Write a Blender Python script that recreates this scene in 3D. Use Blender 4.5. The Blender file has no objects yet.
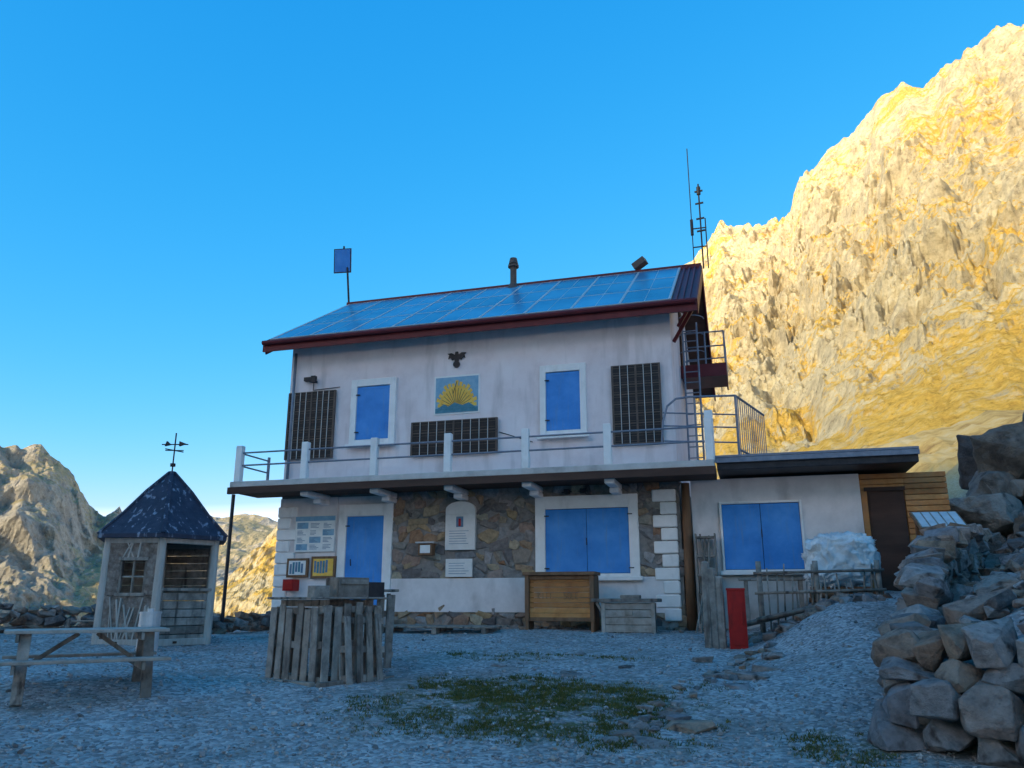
import bpy, bmesh, math, random
import numpy as np
from mathutils import Vector, Matrix, noise
random.seed(7); np.random.seed(7)
R=random.random
def U(a,b): return a+(b-a)*R()
scene=bpy.context.scene
COL=scene.collection

# ------------------------------------------------------------------ materials
def lk(nt,a,b): nt.links.new(a,b)
def mat(name, cols, scale=3.0, rough=0.8, bump=0.3, bscale=None, bdist=0.02, tone=None, metallic=0.0,
        stretch=(1,1,1), detail=8, spec=0.3, spread=(0.3,0.7), dirt=None):
    m=bpy.data.materials.new(name); m.use_nodes=True; nt=m.node_tree; N=nt.nodes
    b=N['Principled BSDF']; b.inputs['Roughness'].default_value=rough; b.inputs['Metallic'].default_value=metallic
    b.inputs['Specular IOR Level'].default_value=spec
    tc=N.new('ShaderNodeTexCoord'); mp=N.new('ShaderNodeMapping'); mp.inputs['Scale'].default_value=stretch
    lk(nt,tc.outputs['Object'],mp.inputs[0])
    n=N.new('ShaderNodeTexNoise'); n.inputs['Scale'].default_value=scale; n.inputs['Detail'].default_value=detail; n.inputs['Roughness'].default_value=0.65
    lk(nt,mp.outputs[0],n.inputs['Vector'])
    cr=N.new('ShaderNodeValToRGB'); e=cr.color_ramp.elements
    k=len(cols)
    while len(e)<k: e.new(0.5)
    for i,c in enumerate(cols):
        e[i].position=spread[0]+(spread[1]-spread[0])*i/max(1,k-1); e[i].color=(*c,1)
    lk(nt,n.outputs['Fac'],cr.inputs[0]); out=cr.outputs[0]
    if tone:
        at=N.new('ShaderNodeAttribute'); at.attribute_name='tone'
        c2=N.new('ShaderNodeValToRGB'); e2=c2.color_ramp.elements
        while len(e2)<len(tone): e2.new(0.5)
        for i,c in enumerate(tone): e2[i].position=i/(len(tone)-1); e2[i].color=(*c,1)
        lk(nt,at.outputs['Fac'],c2.inputs[0])
        mx=N.new('ShaderNodeMix'); mx.data_type='RGBA'; mx.blend_type='MULTIPLY'; mx.inputs[0].default_value=1.0
        lk(nt,out,mx.inputs[6]); lk(nt,c2.outputs[0],mx.inputs[7]); out=mx.outputs[2]
    if dirt:
        mp2=N.new('ShaderNodeMapping'); mp2.inputs['Scale'].default_value=dirt[1]; lk(nt,tc.outputs['Object'],mp2.inputs[0])
        n2=N.new('ShaderNodeTexNoise'); n2.inputs['Scale'].default_value=dirt[0]; n2.inputs['Detail'].default_value=6
        lk(nt,mp2.outputs[0],n2.inputs['Vector'])
        mr=N.new('ShaderNodeMapRange'); mr.inputs[1].default_value=dirt[3]; mr.inputs[2].default_value=dirt[4]
        lk(nt,n2.outputs['Fac'],mr.inputs[0])
        mx=N.new('ShaderNodeMix'); mx.data_type='RGBA'; lk(nt,mr.outputs[0],mx.inputs[0]); lk(nt,out,mx.inputs[6]); mx.inputs[7].default_value=(*dirt[2],1); out=mx.outputs[2]
    lk(nt,out,b.inputs['Base Color'])
    if bump>0:
        nb=N.new('ShaderNodeTexNoise'); nb.inputs['Scale'].default_value=bscale or scale*4; nb.inputs['Detail'].default_value=10; nb.inputs['Roughness'].default_value=0.7
        lk(nt,mp.outputs[0],nb.inputs['Vector'])
        bp=N.new('ShaderNodeBump'); bp.inputs['Strength'].default_value=bump; bp.inputs['Distance'].default_value=bdist
        lk(nt,nb.outputs['Fac'],bp.inputs['Height']); lk(nt,bp.outputs[0],b.inputs['Normal'])
    return m

M={}
M['plaster']=mat('plaster_lilac',[(.72,.59,.59),(.82,.69,.69),(.86,.75,.75)],1.2,.9,.35,30,.01,dirt=(2.2,(1.6,1,.28),(.54,.44,.43),.54,.85))
M['plaster_low']=mat('plaster_white',[(.66,.59,.58),(.82,.74,.73)],2.5,.9,.4,25,.01,dirt=(2.0,(1,1,.5),(.42,.36,.35),.53,.85))
M['white']=mat('white_frame_paint',[(.78,.73,.71),(.88,.83,.81)],4,.7,.25,30,.006,dirt=(3,(1,1,.5),(.50,.45,.42),.58,.9))
M['blue']=mat('blue_shutter_paint',[(.035,.20,.55),(.05,.25,.64),(.08,.30,.70)],2.0,.55,.2,20,.004,dirt=(5,(3,1,.3),(.12,.25,.46),.55,.9))
M['darkred']=mat('dark_red_sheet_metal',[(.10,.015,.02),(.17,.026,.032)],3,.5,.1,12,.01,metallic=.1)
M['darkbrown']=mat('dark_brown_wood',[(.05,.026,.02),(.10,.052,.038)],3,.8,.3,20,.01,stretch=(.2,1,1))
M['concrete']=mat('concrete',[(.46,.42,.40),(.60,.56,.54)],3,.9,.4,25,.01,dirt=(2,(1,1,1),(.28,.25,.23),.55,.8))
M['mortar']=mat('mortar_grey',[(.18,.155,.14),(.34,.30,.28)],6,.95,.6,25,.02)
M['stone']=mat('facing_stone',[(.50,.50,.50),(1.1,1.1,1.1)],9,.85,.7,22,.02,tone=[(.13,.11,.11),(.30,.25,.23),(.46,.31,.17),(.25,.235,.24),(.50,.40,.28),(.36,.18,.10),(.42,.38,.37),(.20,.16,.14)])
M['rock']=mat('wall_rock',[(.35,.35,.36),(.78,.78,.78),(1.15,1.12,1.1)],5,.9,1.0,16,.05,tone=[(.17,.155,.155),(.34,.31,.30),(.40,.28,.20),(.26,.25,.27),(.42,.37,.34),(.33,.19,.12),(.44,.41,.40),(.24,.20,.18)],dirt=(6,(1,1,1),(.09,.07,.065),.56,.70))
M['boulder']=mat('boulder_rock',[(.35,.35,.36),(.75,.75,.75),(1,1,1)],1.5,.95,1.0,6,.10,tone=[(.18,.155,.15),(.30,.26,.23),(.27,.22,.18),(.37,.32,.28)],dirt=(2.5,(1,1,1),(.10,.08,.07),.54,.70))
M['pebble']=mat('gravel_stone',[(.7,.7,.7),(1,1,1)],15,.9,.3,60,.005,tone=[(.16,.15,.15),(.32,.30,.30),(.43,.405,.40),(.37,.31,.265),(.38,.36,.355),(.58,.555,.54)])
M['greywood']=mat('weathered_wood',[(.14,.118,.105),(.29,.25,.22),(.42,.37,.33)],5,.85,.6,16,.01,tone=[(.55,.52,.5),(1,1,1),(.8,.74,.68)],dirt=(9,(1,1,.15),(.07,.052,.045),.55,.7))
M['tablewood']=mat('table_wood',[(.24,.20,.165),(.42,.36,.32),(.52,.46,.41)],4,.7,.5,16,.008,tone=[(.6,.6,.6),(1,1,1),(.8,.75,.7)])
M['orangewood']=mat('varnished_orange_wood',[(.40,.15,.045),(.60,.27,.09),(.70,.37,.15)],3,.6,.3,18,.006,tone=[(.65,.55,.5),(1,1,1)],dirt=(3,(1,1,1),(.22,.09,.05),.55,.8))
M['brownwood']=mat('brown_log_wood',[(.13,.06,.03),(.26,.14,.08)],4,.8,.6,14,.02,stretch=(2,2,.3))
M['paletimber']=mat('pale_post_timber',[(.36,.31,.27),(.52,.46,.42)],5,.8,.4,20,.01,stretch=(2,2,.4))
M['bark']=mat('bark_panel',[(.09,.065,.05),(.22,.17,.145),(.36,.31,.27)],8,.95,.9,16,.04)
M['steel']=mat('galvanised_steel',[(.46,.45,.45),(.60,.58,.58)],6,.45,.05,20,.002,metallic=.2)
M['bluesteel']=mat('blue_grey_steel',[(.15,.165,.21),(.25,.265,.32)],6,.5,.05,20,.002,metallic=.2)
M['dark']=mat('dark_metal',[(.02,.02,.025),(.05,.045,.05)],6,.5,.05,20,.002,metallic=.3)
M['black']=mat('interior_dark',[(.012,.012,.014),(.025,.024,.024)],6,.9,0)
M['pvcell']=mat('pv_cells_black',[(.012,.010,.012),(.028,.022,.026)],6,.4,0,spec=.3)
M['pvframe']=mat('pv_frame_bronze',[(.08,.055,.045),(.14,.10,.085)],8,.6,.1,20,.003)
M['red']=mat('red_paint',[(.34,.008,.008),(.46,.015,.012)],5,.5,.15,20,.004,dirt=(6,(1,1,.5),(.12,.01,.01),.55,.8))
M['tarp']=mat('silver_tarp',[(.42,.44,.47),(.62,.64,.66),(.78,.79,.80)],3,.45,.7,9,.04)
M['yellow']=mat('sundial_yellow',[(.84,.42,.06),(.90,.60,.14)],9,.8,.1,20,.003)
M['skyblue']=mat('sundial_blue',[(.16,.34,.50),(.30,.46,.58)],7,.8,.1,20,.003)
M['green']=mat('sundial_green',[(.05,.18,.24),(.12,.28,.36)],9,.8,.1,20,.003)
M['paper']=mat('poster_paper',[(.70,.69,.68),(.84,.83,.81)],5,.8,.05,20,.003)
M['ink']=mat('poster_ink',[(.08,.16,.28),(.2,.28,.36)],9,.8,0)
M['marble']=mat('plaque_marble',[(.68,.63,.60),(.80,.75,.72)],5,.5,.1,20,.003)
M['shingle']=mat('kiosk_roof_sheet',[(.022,.026,.045),(.045,.05,.08)],5,.7,.4,16,.02,dirt=(11,(1,1,.22),(.24,.26,.32),.58,.68))
M['grass']=mat('alpine_grass',[(.06,.07,.02),(.14,.13,.035)],6,.9,0,tone=[(.6,.7,.5),(1,1,1),(1.4,1.15,.8)])

def solar():
    m=bpy.data.materials.new('roof_solar_glass'); m.use_nodes=True; nt=m.node_tree; N=nt.nodes; b=N['Principled BSDF']
    tc=N.new('ShaderNodeTexCoord'); n=N.new('ShaderNodeTexNoise'); n.inputs['Scale'].default_value=.7; lk(nt,tc.outputs['Object'],n.inputs['Vector'])
    cr=N.new('ShaderNodeValToRGB'); cr.color_ramp.elements[0].color=(.035,.20,.36,1); cr.color_ramp.elements[1].color=(.07,.30,.48,1)
    cr.color_ramp.elements[0].position=.35; cr.color_ramp.elements[1].position=.65
    lk(nt,n.outputs['Fac'],cr.inputs[0])
    at=N.new('ShaderNodeAttribute'); at.attribute_name='tone'
    mr=N.new('ShaderNodeMapRange'); mr.inputs[3].default_value=.72; mr.inputs[4].default_value=1.15; lk(nt,at.outputs['Fac'],mr.inputs[0])
    mx=N.new('ShaderNodeMix'); mx.data_type='RGBA'; mx.blend_type='MULTIPLY'; mx.inputs[0].default_value=1; lk(nt,cr.outputs[0],mx.inputs[6]); lk(nt,mr.outputs[0],mx.inputs[7])
    lk(nt,mx.outputs[2],b.inputs['Base Color'])
    b.inputs['Roughness'].default_value=.25; b.inputs['Specular IOR Level'].default_value=.7
    return m
M['solar']=solar()

def nodes_helpers(nt):
    N=nt.nodes; tc=N.new('ShaderNodeTexCoord')
    def nz(s,d=8,r=.6):
        n=N.new('ShaderNodeTexNoise'); n.inputs['Scale'].default_value=s; n.inputs['Detail'].default_value=d; n.inputs['Roughness'].default_value=r
        lk(nt,tc.outputs['Object'],n.inputs['Vector']); return n.outputs['Fac']
    def ramp(f,cs,lo,hi):
        cr=N.new('ShaderNodeValToRGB'); e=cr.color_ramp.elements
        while len(e)<len(cs): e.new(.5)
        for i,c in enumerate(cs): e[i].position=lo+(hi-lo)*i/(len(cs)-1); e[i].color=(*c,1)
        lk(nt,f,cr.inputs[0]); return cr.outputs[0]
    def mix(f,a,bb,t='MIX'):
        x=N.new('ShaderNodeMix'); x.data_type='RGBA'; x.blend_type=t
        if isinstance(f,float): x.inputs[0].default_value=f
        else: lk(nt,f,x.inputs[0])
        lk(nt,a,x.inputs[6]); lk(nt,bb,x.inputs[7]); return x.outputs[2]
    return tc,nz,ramp,mix
def ground_mat():
    m=bpy.data.materials.new('ground_gravel'); m.use_nodes=True; nt=m.node_tree; N=nt.nodes; b=N['Principled BSDF']
    b.inputs['Roughness'].default_value=.95; b.inputs['Specular IOR Level'].default_value=.15
    tc,nz,ramp,mix=nodes_helpers(nt)
    v=N.new('ShaderNodeTexVoronoi'); v.inputs['Scale'].default_value=22; lk(nt,tc.outputs['Object'],v.inputs['Vector'])
    sep=N.new('ShaderNodeSeparateColor'); lk(nt,v.outputs['Color'],sep.inputs[0])
    stones=ramp(sep.outputs[0],[(.20,.185,.185),(.33,.31,.31),(.42,.40,.395),(.56,.53,.52)],0,1)
    big=ramp(nz(.45,6),[(.66,.62,.60),(1,1,1),(1.12,1.12,1.12)],.3,.7)
    c=mix(1.0,stones,big,'MULTIPLY')
    soil=ramp(nz(9),[(.17,.145,.125),(.30,.265,.235)],.3,.7)
    c=mix(ramp(nz(1.3,8,.7),[(0,0,0),(.75,.75,.75)],.50,.66),c,soil)
    at=N.new('ShaderNodeAttribute'); at.attribute_name='moss'
    ms=N.new('ShaderNodeMath'); ms.operation='MULTIPLY'; lk(nt,at.outputs['Fac'],ms.inputs[0]); lk(nt,ramp(nz(3.2,8,.7),[(0,0,0),(1,1,1)],.43,.55),ms.inputs[1])
    c=mix(ms.outputs[0],c,ramp(nz(14),[(.06,.055,.022),(.15,.14,.05)],.3,.7))
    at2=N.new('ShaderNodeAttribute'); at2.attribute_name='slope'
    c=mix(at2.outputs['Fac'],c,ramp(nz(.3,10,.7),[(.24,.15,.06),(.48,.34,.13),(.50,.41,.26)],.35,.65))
    lk(nt,c,b.inputs['Base Color'])
    bp=N.new('ShaderNodeBump'); bp.inputs['Strength'].default_value=.8; bp.inputs['Distance'].default_value=.03
    h=N.new('ShaderNodeMath'); h.operation='ADD'; lk(nt,nz(30,10,.75),h.inputs[0])
    iv=N.new('ShaderNodeMath'); iv.operation='MULTIPLY'; iv.inputs[1].default_value=-.9; lk(nt,v.outputs['Distance'],iv.inputs[0]); lk(nt,iv.outputs[0],h.inputs[1])
    lk(nt,h.outputs[0],bp.inputs['Height']); lk(nt,bp.outputs[0],b.inputs['Normal'])
    return m
M['ground']=ground_mat()

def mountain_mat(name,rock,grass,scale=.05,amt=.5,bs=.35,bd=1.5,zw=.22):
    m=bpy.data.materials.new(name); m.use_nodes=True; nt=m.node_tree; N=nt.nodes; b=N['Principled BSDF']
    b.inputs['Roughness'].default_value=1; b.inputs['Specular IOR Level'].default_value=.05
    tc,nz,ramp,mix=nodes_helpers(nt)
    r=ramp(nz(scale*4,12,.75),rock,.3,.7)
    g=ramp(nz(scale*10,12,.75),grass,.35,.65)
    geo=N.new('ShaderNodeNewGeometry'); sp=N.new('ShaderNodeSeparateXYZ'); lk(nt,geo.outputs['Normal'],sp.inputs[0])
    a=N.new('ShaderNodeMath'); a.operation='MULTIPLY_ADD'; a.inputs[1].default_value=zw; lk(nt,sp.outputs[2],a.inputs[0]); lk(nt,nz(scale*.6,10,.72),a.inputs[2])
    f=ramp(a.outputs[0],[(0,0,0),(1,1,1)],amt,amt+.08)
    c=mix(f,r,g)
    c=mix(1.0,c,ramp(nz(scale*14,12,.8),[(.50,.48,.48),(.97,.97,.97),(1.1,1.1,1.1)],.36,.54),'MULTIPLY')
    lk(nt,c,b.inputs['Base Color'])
    bp=N.new('ShaderNodeBump'); bp.inputs['Strength'].default_value=1; bp.inputs['Distance'].default_value=bd
    lk(nt,nz(bs,12,.75),bp.inputs['Height']); lk(nt,bp.outputs[0],b.inputs['Normal'])
    return m
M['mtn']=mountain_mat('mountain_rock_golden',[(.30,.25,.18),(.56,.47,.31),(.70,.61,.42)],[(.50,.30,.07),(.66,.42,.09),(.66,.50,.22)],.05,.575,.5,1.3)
M['mtnfar']=mountain_mat('mountain_rock_far',[(.24,.22,.20),(.42,.37,.31),(.58,.51,.41)],[(.40,.31,.17),(.50,.40,.24)],.02,.60,.08,6)

# ------------------------------------------------------------------ mesh builder
class MB:
    def __init__(s): s.v=[]; s.f=[]; s.m=[]; s.t=[]
    def add(s,vs,fs,m=0,t=None):
        if t is None: t=R()
        b=len(s.v); s.v.extend([tuple(v) for v in vs])
        for f in fs: s.f.append(tuple(i+b for i in f)); s.m.append(m); s.t.append(t)
    def box(s,x0,x1,y0,y1,z0,z1,m=0,t=None,T=None):
        vs=[Vector((x,y,z)) for z in (z0,z1) for y in (y0,y1) for x in (x0,x1)]
        if T is not None: vs=[T@v for v in vs]
        s.add(vs,[(0,2,3,1),(4,5,7,6),(0,1,5,4),(2,6,7,3),(0,4,6,2),(1,3,7,5)],m,t)
    def beam(s,p,q,w,h,m=0,t=None,up=(0,0,1)):
        p=Vector(p);q=Vector(q);d=(q-p);L=d.length;d.normalize();u=Vector(up)
        if abs(d.dot(u))>.98: u=Vector((0,1,0))
        sd=d.cross(u).normalized(); u=sd.cross(d).normalized()
        T=Matrix((( *(sd),),( *(d),),( *(u),))).transposed().to_4x4(); T.translation=p
        s.box(-w/2,w/2,0,L,-h/2,h/2,m,t,T)
    def cyl(s,p,q,r,n=8,m=0,r2=None,t=None):
        p=Vector(p);q=Vector(q);d=(q-p).normalized(); u=Vector((0,0,1)) if abs(d.z)<.9 else Vector((1,0,0))
        a=d.cross(u).normalized(); b=d.cross(a); r2=r if r2 is None else r2; vs=[]
        for i in range(n):
            c=math.cos(2*math.pi*i/n); z=math.sin(2*math.pi*i/n); vs.append(p+(a*c+b*z)*r)
        for i in range(n):
            c=math.cos(2*math.pi*i/n); z=math.sin(2*math.pi*i/n); vs.append(q+(a*c+b*z)*r2)
        fs=[(i,(i+1)%n,n+(i+1)%n,n+i) for i in range(n)]+[tuple(range(n-1,-1,-1)),tuple(range(n,2*n))]
        s.add(vs,fs,m,t)
    def tmpl(s,tp,T,m=0,t=None):
        s.add([T@v for v in tp[0]],tp[1],m,t)
    def obj(s,name,mats,parent=None,bevel=0,smooth=False):
        me=bpy.data.meshes.new(name); me.from_pydata(s.v,[],s.f)
        for k in (mats if isinstance(mats,(list,tuple)) else [mats]): me.materials.append(M[k])
        me.polygons.foreach_set('material_index',s.m)
        a=me.attributes.new('tone','FLOAT','FACE'); a.data.foreach_set('value',s.t)
        if smooth: me.polygons.foreach_set('use_smooth',[True]*len(s.f))
        me.update(); o=bpy.data.objects.new(name,me); COL.objects.link(o)
        if bevel:
            bv=o.modifiers.new('b','BEVEL'); bv.width=bevel; bv.segments=1; bv.limit_method='ANGLE'
        if parent: o.parent=parent
        return o
def empty(name):
    o=bpy.data.objects.new(name,None); COL.objects.link(o); return o
def hull_template(n,sub,amp,box=(1,1,1),seed=0,pw=.45,fine=.13):
    rn=random.Random(seed); bm=bmesh.new()
    for _ in range(n):
        p=Vector((rn.gauss(0,1),rn.gauss(0,1),rn.gauss(0,1))).normalized()
        p=Vector([math.copysign(abs(c)**pw,c) for c in p]); mx=max(abs(c) for c in p) if pw<.6 else 1.0; p=p/mx*rn.uniform(.82,1.0)
        bm.verts.new((p.x*box[0]*.5,p.y*box[1]*.5,p.z*box[2]*.5))
    r=bmesh.ops.convex_hull(bm,input=bm.verts)
    bmesh.ops.delete(bm,geom=[g for g in r['geom_interior'] if isinstance(g,bmesh.types.BMVert)],context='VERTS')
    bmesh.ops.dissolve_limit(bm,angle_limit=.22,verts=bm.verts,edges=bm.edges)
    if sub:
        bmesh.ops.bevel(bm,geom=list(bm.edges),offset=.015,segments=1,affect='EDGES',clamp_overlap=True)
        bmesh.ops.triangulate(bm,faces=bm.faces)
        for _ in range(sub): 
            es=[e for e in bm.edges if e.calc_length()>fine]
            bmesh.ops.subdivide_edges(bm,edges=es,cuts=1); bmesh.ops.triangulate(bm,faces=bm.faces)
        for v in bm.verts:
            d=noise.noise_vector(v.co*2.5+Vector((seed*7.1,3,seed)))*amp+noise.noise_vector(v.co*8+Vector((seed,seed,1)))*amp*.7
            v.co+=d
    bm.verts.ensure_lookup_table(); bm.verts.index_update()
    out=([v.co.copy() for v in bm.verts],[tuple(v.index for v in f.verts) for f in bm.faces]); bm.free(); return out
HI=[hull_template(15,2,.035,seed=i,pw=.5) for i in range(20)]
HR=[hull_template(15,2,.035,seed=50+i,pw=.7,box=(1.2,1.2,1.2)) for i in range(20)]
BO=[hull_template(18,3,.05,seed=80+i,pw=.55,fine=.07) for i in range(8)]
MIX=HI+HR
LO=[hull_template(11,0,0,seed=100+i,pw=.7) for i in range(14)]
def TRS(loc,rot,sc):
    return Matrix.Translation(loc)@Matrix.Rotation(rot[2],4,'Z')@Matrix.Rotation(rot[1],4,'Y')@Matrix.Rotation(rot[0],4,'X')@Matrix.Diagonal((*sc,1))

# ------------------------------------------------------------------ ground
def ss(a,b,x):
    t=np.clip((x-a)/(b-a),0,1); return t*t*(3-2*t)
XLY=[0,9.0,14,17,19,30]; XLX=[-3,1.22,2.55,4.0,4.3,5.5]; YLX=[-5,1.22,3.8,12,60]; YLY=[10.0,8.95,7.5,5,-10]
def sdist(x,y): return np.minimum(x-np.interp(y,XLY,XLX),y-np.interp(x,YLX,YLY))
def gh(x,y):
    x=np.asarray(x,float); y=np.asarray(y,float)
    D=np.where(y>0,np.hypot(x*.95,y),0)
    base=np.interp(D,[0,7.5,9.5,11.5,14,18,24],[0,0,.22,.44,.62,.88,.95])
    base=base-ss(-4,-13,x)*ss(12,18,y)*.22
    g=base+ss(-.35,1.7,x)*ss(9,16,y)*.78
    sd=sdist(x,y)
    right=.95+.70*ss(.2,2.2,sd)+.075*np.clip(y-8,0,30)+.10*np.clip(x-3,0,20)+1.8*np.exp(-((x-8.5)**2+(y-23)**2)/12)
    k=ss(.15,.75,sd)*ss(-4,4,y); g=g*(1-k)+right*k
    w=x*.5+y*.87-24
    g=g+.22*np.clip(w,0,45)*ss(-14,4,x)
    q=-x*.8+y*.3-18.5
    g=g-np.clip(q,0,None)*.33*ss(0,12,q)*ss(-60,0,y)
    g=np.maximum(g,-75)
    return g
xs=np.concatenate([-25-np.geomspace(1,3000,46)[::-1]+1-.5,np.arange(-25,12,.1),12+np.geomspace(.5,3000,46)])
ys=np.concatenate([5-np.geomspace(.5,3000,40)[::-1],np.arange(5,30,.1),30+np.geomspace(.5,3500,46)])
X,Y=np.meshgrid(xs,ys); Z=gh(X,Y)
near=((X>-26)&(X<60)&(Y>4)&(Y<80))
Zf=Z.ravel().copy(); Xf=X.ravel(); Yf=Y.ravel(); nf=near.ravel()
for i in np.nonzero(nf)[0]:
    p=Vector((Xf[i],Yf[i],0)); Zf[i]+=noise.noise(p*.5)*.06+noise.fractal(p*2.2,1,2,4)*.022
    w=Xf[i]*.5+Yf[i]*.87-26
    if w>0: Zf[i]+=min(1,w/10)*noise.fractal(p*.25,.8,2,6)*.9
def moss_at(x,y):
    a=np.exp(-(((x+2.6)/2.0)**4+((y-9.8)/1.5)**4))
    b=np.exp(-(((x-.75)/.5)**2+((y-8.9)/.55)**2))
    c=.6*np.exp(-(((x+3.6)/2.2)**4+((y-13.2)/.8)**2))
    return np.clip(a+b+c*.5,0,1)
moss=moss_at(Xf,Yf)
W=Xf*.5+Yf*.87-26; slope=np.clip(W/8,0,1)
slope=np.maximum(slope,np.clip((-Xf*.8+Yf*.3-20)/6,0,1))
nx,ny=len(xs),len(ys)
idx=np.arange(nx*ny).reshape(ny,nx)
F=np.stack([idx[:-1,:-1],idx[:-1,1:],idx[1:,1:],idx[1:,:-1]],-1).reshape(-1,4)
def npmesh(name,V,F,mt,smooth=True,attrs={}):
    me=bpy.data.meshes.new(name); me.vertices.add(len(V)); me.vertices.foreach_set('co',V.astype(np.float32).ravel())
    me.loops.add(len(F)*4); me.loops.foreach_set('vertex_index',F.astype(np.int32).ravel())
    me.polygons.add(len(F)); me.polygons.foreach_set('loop_start',np.arange(0,len(F)*4,4,dtype=np.int32)); me.polygons.foreach_set('loop_total',np.full(len(F),4,dtype=np.int32))
    me.update(calc_edges=True); me.polygons.foreach_set('use_smooth',[smooth]*len(F))
    for k,a in attrs.items():
        at=me.attributes.new(k,'FLOAT','POINT'); at.data.foreach_set('value',a.astype(np.float32))
    me.materials.append(M[mt]); me.validate(); o=bpy.data.objects.new(name,me); COL.objects.link(o); return o
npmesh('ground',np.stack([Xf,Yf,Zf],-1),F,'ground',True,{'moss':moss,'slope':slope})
def G(x,y): return float(gh(x,y))+noise.noise(Vector((x,y,0))*.5)*.06

# ------------------------------------------------------------------ mountains
def mountain(name,crest,foot,nu,nv,amp,mt,pw=1.45,rib=1/28,seed=0,crestamp=.35,back=.25,vstart=.12,fine=1.0,base=.07,diag=.35):
    crest=np.array(crest,float); foot=np.array(foot,float)
    seg=np.r_[0,np.cumsum(np.linalg.norm(np.diff(crest[:,:2],axis=0),axis=1))]
    s=np.linspace(0,seg[-1],nu)
    C=np.stack([np.interp(s,seg,crest[:,k]) for k in range(3)],-1); Ft=np.stack([np.interp(s,seg,foot[:,k]) for k in range(3)],-1)
    vv=np.r_[np.linspace(0,1,nv),1+np.linspace(0,back,12)[1:]]
    V=np.zeros((len(vv),nu,3))
    for j,v in enumerate(vv):
        hv=min(v,1); P=Ft*(1-v)+C*v
        P[:,2]=Ft[:,2]+(C[:,2]-Ft[:,2])*hv**pw
        if v>1: P[:,2]-= (v-1)*np.linalg.norm(C[:,:2]-Ft[:,:2],axis=1)*1.0
        V[j]=P
    dirs=(Ft-C)[:,:2]; ln=np.linalg.norm(dirs,axis=1,keepdims=True); dirs=dirs/ln; ln=ln[:,0]
    for j,v in enumerate(vv):
        a0=min(1,max(0,(v-vstart)/.25))
        fade=1-(1-crestamp)*max(0,min(1,(v-.75)/.25))
        for i in range(nu):
            p=V[j,i]; us=s[i]*rib; vs_=v*ln[i]*rib
            q=Vector((us+vs_*diag,vs_*.75-us*.35,seed))
            wv=noise.noise_vector(q*1.7)*.35; q=q+wv
            p3=Vector((p[0],p[1],p[2]))*rib
            a=amp*(base+(1-base)*a0*(.75+.7*noise.noise(q*.45)))
            r=noise.ridged_multi_fractal(q*.7,1.0,2.15,5,1.0,2.0)-1.0
            h=noise.fractal(p3*1.4+Vector((seed,0,0)),.8,2.1,6)
            w1=noise.voronoi(p3*2.0+wv*1.5)[0]; w2=noise.voronoi(p3*6+wv*2)[0]
            cr_=abs(noise.noise(p3*4.3+wv*3))+abs(noise.noise(p3*9.5+wv*5))*.5+abs(noise.noise(p3*20))*.22
            b=(w1[1]-w1[0])*.40+(w2[1]-w2[0])*.17+cr_*.36*fine-.13
            d=a*(fade*r*.62+h*.55*(.5+.5*fade)+b-.15)
            V[j,i,2]+=d*.50; V[j,i,0]+=dirs[i,0]*d*.80; V[j,i,1]+=dirs[i,1]*d*.80
    m=len(vv); idx=np.arange(m*nu).reshape(m,nu)
    F=np.stack([idx[:-1,:-1],idx[:-1,1:],idx[1:,1:],idx[1:,:-1]],-1).reshape(-1,4)
    return npmesh(name,V.reshape(-1,3),F,mt,False)
def pt(dx,dy,tan,D): 
    L=math.hypot(dx,dy); return (dx/L*D,dy/L*D,1.5+tan*D)
cr=[pt(-66,74,-.02,330),pt(-58,81,.02,350),pt(-53.6,84.4,.085,380),pt(-45,89,.13,430),pt(-30,95,.24,500),pt(-15,99,.36,530),
 pt(-5,99.9,.428,520),pt(-.86,100,.475,500),pt(4.7,99.9,.465,475),pt(8,99.7,.483,445),pt(9.5,99.5,.518,430),pt(13.4,99,.558,410),pt(15.9,98.7,.570,400),
 pt(19.2,98.1,.614,380),pt(22.7,97.4,.627,360),pt(24.7,96.9,.615,350),pt(26.6,96.4,.636,340),pt(31.5,94.9,.655,320),pt(35.3,93.6,.658,305),pt(50,86.6,.7,290),pt(75,66,.7,280),pt(96,25,.6,280)]
ft=[(-150,160,-45),(-100,150,-38),(-70,140,-28),(-50,125,-14),(-32,105,-3),(-16,85,2),
 (-6,72,4),(-3,64,5),(1,58,5),(4,54,5),(6,51,5),(9,49,5),(11,47,5),(14,46,5),(18,44,5),(20,43,5),(22,42,5),(27,40,5),(32,38,5),(50,30,5),(75,12,3),(90,-20,0)]
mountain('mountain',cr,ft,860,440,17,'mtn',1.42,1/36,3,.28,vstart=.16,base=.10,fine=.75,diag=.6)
cl=[pt(-95,30,.22,850),pt(-86,50,.20,850),pt(-80,60,.175,850),pt(-75.9,65,.166,850),pt(-74.6,66.6,.158,860),pt(-73.4,67.9,.163,860),pt(-72,69.4,.148,870),pt(-70.9,70.5,.133,870),pt(-69.9,71.5,.110,880),pt(-68.8,72.6,.094,890),pt(-67.4,73.9,.102,900),pt(-66.5,74.7,.086,900),pt(-64,77,.05,930),pt(-60,80,.02,960)]
fl=[(-430,100,-70),(-400,160,-70),(-370,220,-70),(-350,260,-70),(-345,270,-70),(-340,280,-70),(-335,290,-70),(-330,300,-70),(-325,305,-70),(-320,312,-70),(-315,320,-70),(-310,328,-70),(-300,350,-70),(-280,380,-70)]
mountain('mountain',cl,fl,460,190,50,'mtnfar',1.15,1/110,11,.22,fine=.4,diag=.5)
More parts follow.
